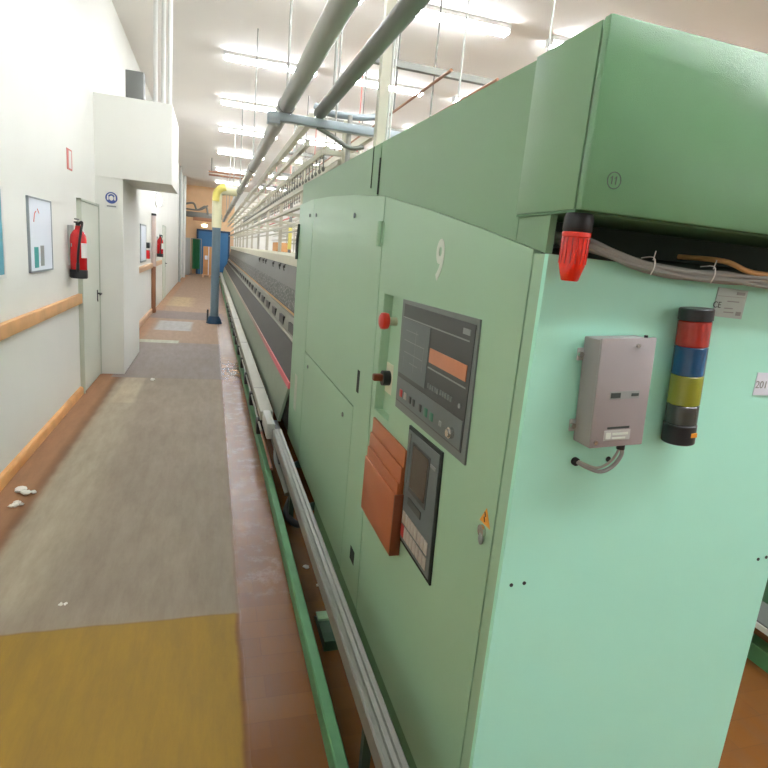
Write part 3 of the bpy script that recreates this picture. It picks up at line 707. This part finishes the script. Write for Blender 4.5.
# ------------------------------------------------------------------ long spinning machine
def spinning_machine(label, y0=4.66, y1=30.0, near=True, full=True):
    r = thing('spinning_machine', (1.08, (y0 + y1) / 2, 0), label, 'spinning machine')
    def both(pts):  # close symmetric about x=1.08
        return pts
    def mir(pts): return [(2.16 - x, z) for x, z in pts][::-1]
    def pr(pts, name, m, ya=y0, yb=y1):
        mb = MB().prism_y(pts, ya, yb)
        if full: mb.prism_y(mir(pts), ya, yb)
        return mb.build(name, m, r, smooth=False)
    core = [(.96, 1.54), (.88, 1.09), (.84, 1.0), (.82, .84), (.68, .62), (.62, .3), (.7, .12)]
    MB().prism_y(core + mir(core), y0, y1).build('core', M['apron'], r, smooth=False)
    pr([(.92, 1.552), (.915, 1.66), (.94, 1.69), (1.0, 1.69), (1.0, 1.552)], 'top_rail', M['cream'])
    pr([(.948, 1.55), (.965, 1.55), (.915, 1.3), (.898, 1.3)], 'roller_cover', M['greypanel'])
    pr([(.898, 1.3), (.92, 1.3), (.88, 1.085), (.858, 1.085)], 'spindle_bank', M['dots'])
    pr([(.846, 1.062), (.858, 1.075), (.875, 1.06), (.86, 1.045)], 'yarn_strip', M['brass'])
    rl = pr([(.83, 1.045), (.86, 1.045), (.83, .87), (.797, .87)], 'ring_rail', M['steel'])
    y = y0 + .1
    while y < y1 - .5:
        MB().prism_x([(y, .895), (y + .38, .895), (y + .38, .99), (y, .99)], .7965, .83).build('rail_slot', M['black'], rl, smooth=False); y += .85
    lb_ = pr([(.788, .85), (.83, .87), (.82, .838), (.79, .835)], 'lower_lip', M['steel'])
    pr([(.795, .835), (.81, .835), (.675, .63), (.662, .634)], 'apron_panel', M['apron'])
    pr([(.652, .636), (.675, .636), (.67, .585), (.645, .585)], 'belt', M['belt'])
    pr([(.645, .586), (.665, .586), (.60, .3), (.575, .3)], 'lower_panel', M['lowpanel'])
    # thread guides hanging under the top rail
    k = 0; y = y0 + .25
    while y < y0 + 8 and near:
        MB().tube([(.93, y, 1.555), (.90, y - .01, 1.51), (.905, y - .03, 1.465)], .006, n=6, sub=2).box(.89, .915, y - .04, y - .005, 1.50, 1.53).build('thread_guide', M['apron'], r)
        y += .5 + .37 * (k % 3); k += 1
    return r
sm = spinning_machine('long spinning machine running down the hall behind cabinet 9')
spinning_machine_2 = copy_tree(sm); spinning_machine_2.location.x += 2.09
spinning_machine_2['label'] = 'second spinning machine across the next aisle, seen over the first one'
s3 = copy_tree(sm); s3.location.x += 4.6
s3['label'] = 'third spinning machine, farthest to the right behind the others'

# creel frame above the machine
def creel(label, ya=5.1, yb=30.0, pipe=True):
    r = thing('creel_frame', (1.08, (ya + yb) / 2, 1.7), label, 'creel')
    def rail(x, z, wx, hz, name='creel_rail', m='creel', a=ya, b_=yb):
        return MB().box(x - wx / 2, x + wx / 2, a, b_, z - hz / 2, z + hz / 2).build(name, M[m], r)
    for s in (1, -1):
        X = lambda x: x if s == 1 else 2.16 - x
        rail(X(.78), 2.82, .05, .07)
        rail(X(.76), 2.62, .035, .045)
        rail(X(.93), 2.60, .035, .05)
        rail(X(1.04), 2.50, .03, .04)
        rail(X(.90), 2.36, .03, .035)
        rail(X(.84), 2.16, .03, .03)
        rail(X(.93), 2.02, .025, .025)
        y = ya + .15; k = 0
        while y < ya + 14 and k < 48:
            MB().cyl((X(.93), y, 2.58), (X(.93), y, 2.47), .0055, 6).lathe((X(.93), y, 2.43), [(.006, 0), (.014, .012), (.014, .03), (.006, .04)], 8).build('bobbin_hanger', M['pipedark'], r)
            y += .19 + .004 * k; k += 1
    y = ya; k = 0
    while y < yb and k < 12:
        MB().box(1.055, 1.105, y - .025, y + .025, 1.55, 2.84).build('post', M['creel'], r)
        for xa, xb, za in ((.76, 1.40, 2.74), (.88, 1.28, 2.55), (.84, 1.32, 2.14)): MB().box(xa, xb, y - .015, y + .015, za, za + .04).build('cross_arm', M['creel'], r)
        y += 2.3; k += 1
    return r
c1 = creel('pale creel frame of rails and bobbin hangers above the first spinning machine')
c2 = copy_tree(c1); c2.location.x += 2.09; c2['label'] = 'creel frame with its rails above the second spinning machine'
c3 = copy_tree(c1); c3.location.x += 4.6; c3['label'] = 'creel frame above the third spinning machine'
# roving bobbins hanging
def bobbin_row(xc, label, y0, y1, step, r0=.05):
    pass

# overhead beam & pipes
ob = thing('overhead_track', (1.3, 5.05, 2.7), 'pale blue cross track with arched belt above the first machine', 'overhead track')
MB().box(.40, 2.9, 4.88, 4.95, 2.715, 2.78, .006).build('beam', M['beamblue'], ob)
MB().box(.40, .50, 4.87, 4.96, 2.69, 2.715, .004).build('end_bracket', M['beamblue'], ob)
MB().tube([(.80, 5.1, 2.92), (.92, 5.05, 2.87), (1.08, 5.0, 2.86), (1.22, 5.05, 2.88), (1.4, 5.1, 2.93)], .028).build('arched_arm', M['beamblue'], ob)
MB().tube([(.80, 4.92, 2.72), (.95, 4.92, 2.66), (1.08, 4.92, 2.60), (1.2, 4.92, 2.62)], .018).build('brace', M['pipedark'], ob)
MB().cyl((1.08, 4.97, 2.86), (1.08, 4.97, 2.3), .02).build('drop_rod', M['pipe'], ob)
for hx in (.95, 2.0, 2.8): MB().cyl((hx, 4.915, 2.77), (hx, 4.915, HC), .008).build('hanger', M['pipe'], ob)
pa = thing('suction_pipe', (.55, 14, 2.86), 'large grey round pipe running the length of the hall above the aisle edge', 'pipe')
MB().cyl((.555, 1.8, 2.86), (.555, 30, 2.86), .062, 28).build('pipe', M['pipe'], pa)
for y in (5.0, 9.0, 13.0, 17.0, 21.0, 25.0):
    MB().cyl((.555, y, 2.92), (.555, y, HC), .01).build('hanger', M['pipe'], pa)
    MB().cyl((.555, y - .03, 2.86), (.555, y + .03, 2.86), .068, 28).build('collar', M['pipedark'], pa)
pb = thing('return_pipe', (.80, 3.2, 2.82), 'shorter dark grey pipe beside the large pipe, ending at the blue track', 'pipe')
MB().cyl((.82, 1.6, 2.83), (.82, 4.95, 2.83), .05, 24).build('pipe', M['pipedark'], pb)
for hy in (2.6, 4.4): MB().cyl((.82, hy, 2.87), (.82, hy, HC), .01).build('hanger', M['pipe'], pb)
vd = thing('riser_duct', (1.16, 3.9, 2.2), 'pale square riser with two thin bright tubes standing on the green hood', 'riser')
MB().box(1.02, 1.08, 3.85, 3.92, 2.222, HC).build('duct', M['creel'], vd)
MB().cyl((1.092, 3.86, 2.222), (1.092, 3.86, HC), .008, 10).build('thin_tube', M['white'], vd)
MB().cyl((1.112, 3.86, 2.222), (1.112, 3.86, HC), .006, 10).build('thin_tube', M['white'], vd)
# ceiling beams / cable tray to the right
for i, (y, lab) in enumerate([(5.8, 'nearest'), (8.6, 'second'), (11.8, 'third'), (15.2, 'fourth'), (18.6, 'fifth')]):
    single('ceiling_conduit', MB().box(1.4, 14.8, y - .03, y + .03, 3.55, 3.61), M['pipedark'], lab + ' dark conduit crossing under the ceiling right of the big pipe', 'conduit', 'conduits under the ceiling')
for x, lab in ((1.75, 'left'), (2.15, 'right')):
    o = thing('hanging_rods', (x, 8, 3.3), lab + ' hand of two thin rods rising towards the ceiling behind the blue track', 'rods')
    MB().cyl((x, 4.5, 3.2), (x, 13, 3.2), .012).build('rod', M['brownwood'], o)
    for y in (6, 9, 12): MB().cyl((x, y, 3.2), (x, y, HC), .008).build('hanger', M['pipedark'], o)

# suction column in the aisle
cl = thing('suction_column', (.095, 13.1, 0), 'round blue grey column in the aisle with pale yellow upper elbow', 'column')
MB().cyl((.1, 13.1, .1), (.1, 13.1, 2.06), .088, 28).build('lower_column', M['colblue'], cl)
MB().tube([(.1, 13.1, 2.06), (.1, 13.1, 2.4), (.1, 13.1, 2.68), (.13, 13.1, 2.80), (.25, 13.1, 2.85), (.50, 13.1, 2.85)], .1, n=24).build('upper_elbow', M['colyellow'], cl)
MB().tube([(.07, 13.0, 2.60), (.085, 13.0, 2.76), (.16, 13.0, 2.86), (.26, 13.0, 2.9)], .075, n=16).build('yellow_band', M['yellow'], cl)
MB().lathe((.1, 13.1, 0), [(.17, 0), (.17, .02), (.12, .14), (.1, .16)], 24).build('foot', M['navy'], cl)
MB().box(-.06, -.02, 13.05, 13.15, .02, .3, .01).build('side_bracket', M['black'], cl)

# kick rail, ducts, rods
kr = thing('kick_rail', (.44, 14, 0), 'green kick rail on the floor along the base of the first machine', 'rail')
MB().prism_y([(.43, 0), (.476, 0), (.476, .075), (.47, .085), (.436, .085), (.43, .078)], -1.0, 30).build('rail', M['kick'], kr, smooth=False)
for y in [5.9, 7.8, 9.7, 11.6, 13.5]:
    MB().box(.475, .56, y - .03, y + .03, .02, .05).build('floor_bracket', M['footgreen'], kr)
ar = thing('aluminium_channel', (.52, 2, .3), 'grey ribbed aluminium channel at knee height beside cabinet 9', 'channel')
MB().prism_y([(.488, .29), (.560, .29), (.560, .352), (.555, .36), (.54, .357), (.532, .36), (.518, .357), (.51, .36), (.495, .36), (.488, .354)], -1.0, 4.26).build('channel', M['alu'], ar, smooth=False)
for y in (-.4, 1.5, 3.4):
    MB().box(.52, .55, y - .015, y + .015, 0, .29).build('support', M['darkgreen'], ar)
dc = thing('rear_duct', (.5, 14, .28), 'pale square cable duct running beyond the grey switch box', 'duct')
MB().box(.435, .545, 4.75, 30, .28, .362, .006).build('duct', M['duct'], dc)
for y in (5.6, 8.4, 11.2, 14):
    MB().box(.433, .547, y - .01, y + .01, .278, .365).box(.5, .6, y - .02, y + .02, .1, .28).build('clip', M['steel'], dc)
sb = thing('switch_box', (.49, 4.45, .25), 'light grey switch box where the channel meets the duct', 'box')
MB().box(.445, .51, 4.27, 4.66, .27, .40, .012).build('housing', M['lightgrey'], sb)
MB().tube([(.52, 4.2, .25), (.50, 4.0, .2), (.53, 3.85, .12), (.55, 3.7, .06)], .02).build('hose', M['pipedark'], sb)
MB().box(.50, .58, 3.9, 4.7, .2, .3, .01).build('motor_block', M['black'], sb)
rd = thing('drive_rods', (.44, 9, .17), 'thin reddish shafts with black couplings above the green kick rail', 'shafts')
MB().cyl((.455, 3.9, .17), (.455, 30, .17), .011, 10).build('shaft', M['brownwood'], rd)
MB().cyl((.435, 4.6, .235), (.435, 30, .235), .009, 10).build('shaft', M['pipe'], rd)
y = 4.9
while y < 16:
    MB().box(.415, .48, y - .05, y + .05, .12, .255, .01).build('coupling', M['black'], rd); y += .95
bf = thing('black_hose', (.56, 3.4, .02), 'black curved hose under the edge of cabinet 9', 'hose')
MB().tube([(.64, 3.75, .12), (.56, 3.62, .06), (.515, 3.45, .04), (.55, 3.28, .045), (.64, 3.2, .08)], .022).build('hose', M['rubber'], bf)
gf = thing('wedge_foot', (.57, 2.25, 0), 'green wedge shaped machine foot between kick rail and cabinet', 'foot')
MB().prism_x([(2.14, 0), (2.40, 0), (2.34, .035), (2.2, .05), (2.14, .05)], .52, .63).build('wedge', M['footgreen'], gf, smooth=False)
MB().box(.52, .63, 2.30, 2.36, .04, .05).build('pale_edge', M['cab'], gf)

# neighbour aisle side stripes (belongs to the second machine)
k2 = thing('kick_rail', (2.53, 14, 0), 'green kick rail at the foot of the second machine, lower right corner', 'rail')
MB().prism_y([(2.531, 0), (2.613, 0), (2.613, .085), (2.531, .085)], -1.0, 30).build('rail', M['kick'], k2, smooth=False)
k3 = thing('aluminium_channel', (2.6, 2, .18), 'pale channel along the second machine, lower right corner', 'channel')
MB().box(2.50, 2.69, -1.0, 30, .186, .214).build('channel', M['white'], k3)
MB().box(2.506, 2.69, -1.0, 30, .214, .222).build('cover_strip', M['greypanel'], k3)
for y in (0, 1.9, 3.8): MB().box(2.64, 2.68, y - .02, y + .02, 0, .186).build('support', M['footgreen'], k3)
n2 = thing('control_cabinet', (3.17, 2.8, 0), 'shade-darkened green side of the second machine cabinet, glimpsed past the end panel', 'machine cabinet')
MB().prism_x([(1.06, .16), (4.64, .2)] + top, 2.76, 3.59).build('body', M['skirt'], n2, smooth=False)  # shade painted in: darker green than the first cabinet's sides
MB().prism_x([(1.10, .2), (2.2, .2), (2.2, topz(2.2)), (1.1, topz(1.1))], 2.745, 2.76).build('door', M['skirt'], n2, smooth=False)
MB().prism_x([(2.22, .2), (4.6, .2), (4.6, topz(4.6)), (2.22, topz(2.22))], 2.745, 2.76).build('door', M['skirt'], n2, smooth=False)
for fy in (1.3, 4.4):
    for fx in (2.85, 3.5): MB().lathe((fx, fy, 0), [(.06, 0), (.06, .012), (.03, .03), (.014, .04), (.014, .17)]).build('levelling_foot', M['footgreen'], n2)

# ------------------------------------------------------------------ far background
fdoor = thing('roller_door', (0, 33.9, 0), 'blue sliding door at the far end of the aisle', 'door')
MB().box(-.68, .9, 33.86, 33.98, 0, 2.35).build('door_leaf', M['bluedoor'], fdoor)
MB().box(-.78, -.68, 33.84, 33.99, 0, 2.45).box(.9, 1.0, 33.84, 33.99, 0, 2.45).box(-.78, 1.0, 33.84, 33.99, 2.35, 2.45).build('frame', M['navy'], fdoor)
cb = thing('cardboard_box', (-.1, 31.2, 0), 'tall cardboard carton standing on a pallet before the blue door', 'box')
MB().box(-.38, .16, 31.0, 31.6, .14, 1.55, .01).build('carton', M['card'], cb)
MB().box(-.13, -.09, 30.995, 31.0, .14, 1.55).box(-.3, -.16, 30.99, 31.0, .9, 1.1).build('tape', M['paper'], cb)
MB().box(-.42, .2, 30.95, 31.65, .1, .14).box(-.42, -.32, 30.95, 31.65, 0, .1).box(-.1, 0, 30.95, 31.65, 0, .1).box(.1, .2, 30.95, 31.65, 0, .1).build('pallet', M['wood2'], cb)
gc = thing('green_curtain', (-.78, 32.5, .3), 'green hanging curtain left of the cardboard carton', 'curtain')
pts = []; n = 24
for i in range(n + 1): pts.append((-.95 + .38 * i / n, 32.5 + .03 * math.sin(i * 1.4)))
MB().prism_z(pts + [(x, y + .01) for x, y in pts[::-1]], .32, 1.88).build('curtain', M['curtain'], gc)
MB().cyl((-1.0, 32.5, 1.9), (-.5, 32.5, 1.9), .02).cyl((-1.0, 32.5, 0), (-1.0, 32.5, 1.9), .02).cyl((-.5, 32.5, 0), (-.5, 32.5, 1.9), .02).build('frame', M['pipe'], gc)
lk = thing('locker', (-1.25, 32.2, 0), 'pale grey locker standing left of the green curtain', 'locker')
MB().box(-1.5, -1.05, 31.9, 32.4, .05, 1.9, .01).box(-1.46, -1.09, 31.93, 32.37, 0, .05).build('body', M['lightgrey'], lk)
MB().box(-1.48, -1.07, 31.885, 31.9, .08, 1.87, .004).build('door', M['lightgrey'], lk)
dd = thing('far_duct', (-.6, 31, 2.8), 'silver ventilation duct work hung across the far end of the aisle', 'duct')
MB().box(-1.4, .5, 31.2, 31.7, 2.95, 3.2, .02).build('duct', M['alu'], dd)
MB().tube([(-1.35, 31.0, 3.5), (-.9, 31.0, 3.6), (-.7, 31.0, 3.3), (-.3, 31.0, 3.5), (-.2, 31.0, 3.1)], .05).tube([(-1.3, 30.9, 3.3), (-.6, 30.9, 3.3), (-.2, 30.9, 3.55)], .04).build('flexible_pipe', M['pipedark'], dd)
for hx in (-1.35, .4): MB().box(hx, hx + .05, 31.4, 31.45, 3.2, HC).build('hanger', M['pipedark'], dd)
MB().box(-.9, .3, 31.1, 31.25, 2.78, 2.95, .01).build('lower_box', M['brownwood'], dd)
fl = thing('bulkhead_lamp', (-.39, 33.95, 2.6), 'warm glowing lamp above the blue door', 'lamp')
MB().box(-.55, -.2, 33.9, 34.0, 2.56, 2.74, .01).build('housing', M['white'], fl)
MB().ico((-.375, 33.87, 2.65), .09, (1.6, .5, .8)).build('globe', M['warm'], fl)
# behind machines
yc = thing('yellow_column', (1.8, 14.1, 0), 'yellow banded column seen over the machines beside the cabinet edge', 'column')
MB().box(1.76, 1.84, 14.05, 14.15, 1.75, 2.26, .01).build('yellow_band', M['yellow'], yc)
MB().box(1.77, 1.83, 14.06, 14.14, 0, HC).build('column', M['pipedark'], yc)
for i, (x, y, z, m_, lab) in enumerate([(1.95, 12.0, 0, 'bluebox', 'blue trolley with tall sides standing in the aisle behind the first machine'), (1.95, 9.0, 0, 'wood2', 'pale wooden trolley standing in the aisle behind the first machine'), (1.95, 17.0, 0, 'card', 'brown cardboard trolley farther back behind the first machine')]):
    t = thing('bobbin_trolley', (x, y, z), lab, 'trolley')
    h = 2.0 if m_ == 'bluebox' else 1.92
    MB().box(x - .2, x + .2, y - .6, y + .6, .15, h, .01).build('bin', M[m_], t)
    for sx in (-1, 1):
        for sy in (-1, 1):
            MB().cyl((x + sx * .15 - .015, y + sy * .5, .06), (x + sx * .15 + .015, y + sy * .5, .06), .06, 16).box(x + sx * .15 - .02, x + sx * .15 + .02, y + sy * .5 - .02, y + sy * .5 + .02, .1, .16).build('wheel', M['rubber'], t)
rp_ = thing('red_pipe', (2.3, 16, 2.5), 'thin red sprinkler pipe running along the hall behind the first machine', 'pipe')
MB().cyl((2.1, 8, 2.62), (2.1, 32, 2.62), .022, 10).build('pipe', M['pinksign'], rp_)
for y in (9, 13, 17, 21, 25, 29): MB().cyl((2.1, y, 2.62), (2.1, y, HC), .008, 6).build('hanger', M['pinksign'], rp_)
for x, y, lab in [(5.0, 12, 'nearest'), (5.0, 18, 'second'), (5.0, 24, 'third')]:
    single('hall_column', MB().box(x - .15, x + .15, y - .15, y + .15, 0, HC, .01), M['wall'], lab + ' square white hall column between the right hand machines', 'column', 'white hall columns')

# lint on the floor
for i, (x, y, s, lab) in enumerate([(-1.15, 3.98, .045, 'largest clump of white lint by the wooden baseboard'), (-1.105, 3.99, .024, 'small lint scrap just right of the largest clump'), (-1.13, 3.8, .03, 'flat lint scrap nearer than the largest clump'), (-.64, 7.38, .03, 'white lint scrap in the middle of the grey lane near the pier'), (-.627, 2.67, .012, 'tiny white speck on the grey lane near the yellow square'), (.545, 2.84, .016, 'white lint speck on the floor behind the kick rail'), (.60, 2.66, .016, 'second lint speck behind the kick rail, nearer the camera')]):
    mb = MB()
    for k in range(5):
        mb.ico((x + random.uniform(-s, s), y + random.uniform(-s, s), s * .3), s * random.uniform(.4, .8), (1, 1, .45), .25, 2)
    o = single('lint_clump', mb, M['lint'], lab, 'lint', 'lint on the floor')
    o.location.z = 0

# ------------------------------------------------------------------ world, camera
w = bpy.data.worlds.new('World'); S.world = w; w.use_nodes = True
bg = w.node_tree.nodes['Background']; bg.inputs[0].default_value = (0.8, 0.85, 0.9, 1); bg.inputs[1].default_value = 0.3

cam = bpy.data.cameras.new('Camera'); co = bpy.data.objects.new('Camera', cam); COL.objects.link(co); S.camera = co
cam.sensor_width = 36; cam.lens = 36 * 565.25 / 768; cam.clip_start = 0.05; cam.clip_end = 200
yaw, pitch, roll = .3095, .2157, .0928
f = Vector((math.sin(yaw), math.cos(yaw), 0)); rgt = Vector((math.cos(yaw), -math.sin(yaw), 0)); up_ = Vector((0, 0, 1))
f2 = f * math.cos(pitch) - up_ * math.sin(pitch); u2 = up_ * math.cos(pitch) + f * math.sin(pitch)
r3 = rgt * math.cos(roll) + u2 * math.sin(roll); u3 = u2 * math.cos(roll) - rgt * math.sin(roll)
mt = Matrix(((r3.x, u3.x, -f2.x, 0), (r3.y, u3.y, -f2.y, 0), (r3.z, u3.z, -f2.z, 1.72), (0, 0, 0, 1)))
co.matrix_world = mt
S.view_settings.view_transform = 'Standard'; S.view_settings.look = 'None'; S.view_settings.gamma = 1
S.view_settings.use_curve_mapping = False; S.view_settings.exposure = 1.27
try: S.cycles.use_light_tree = True
except Exception: pass
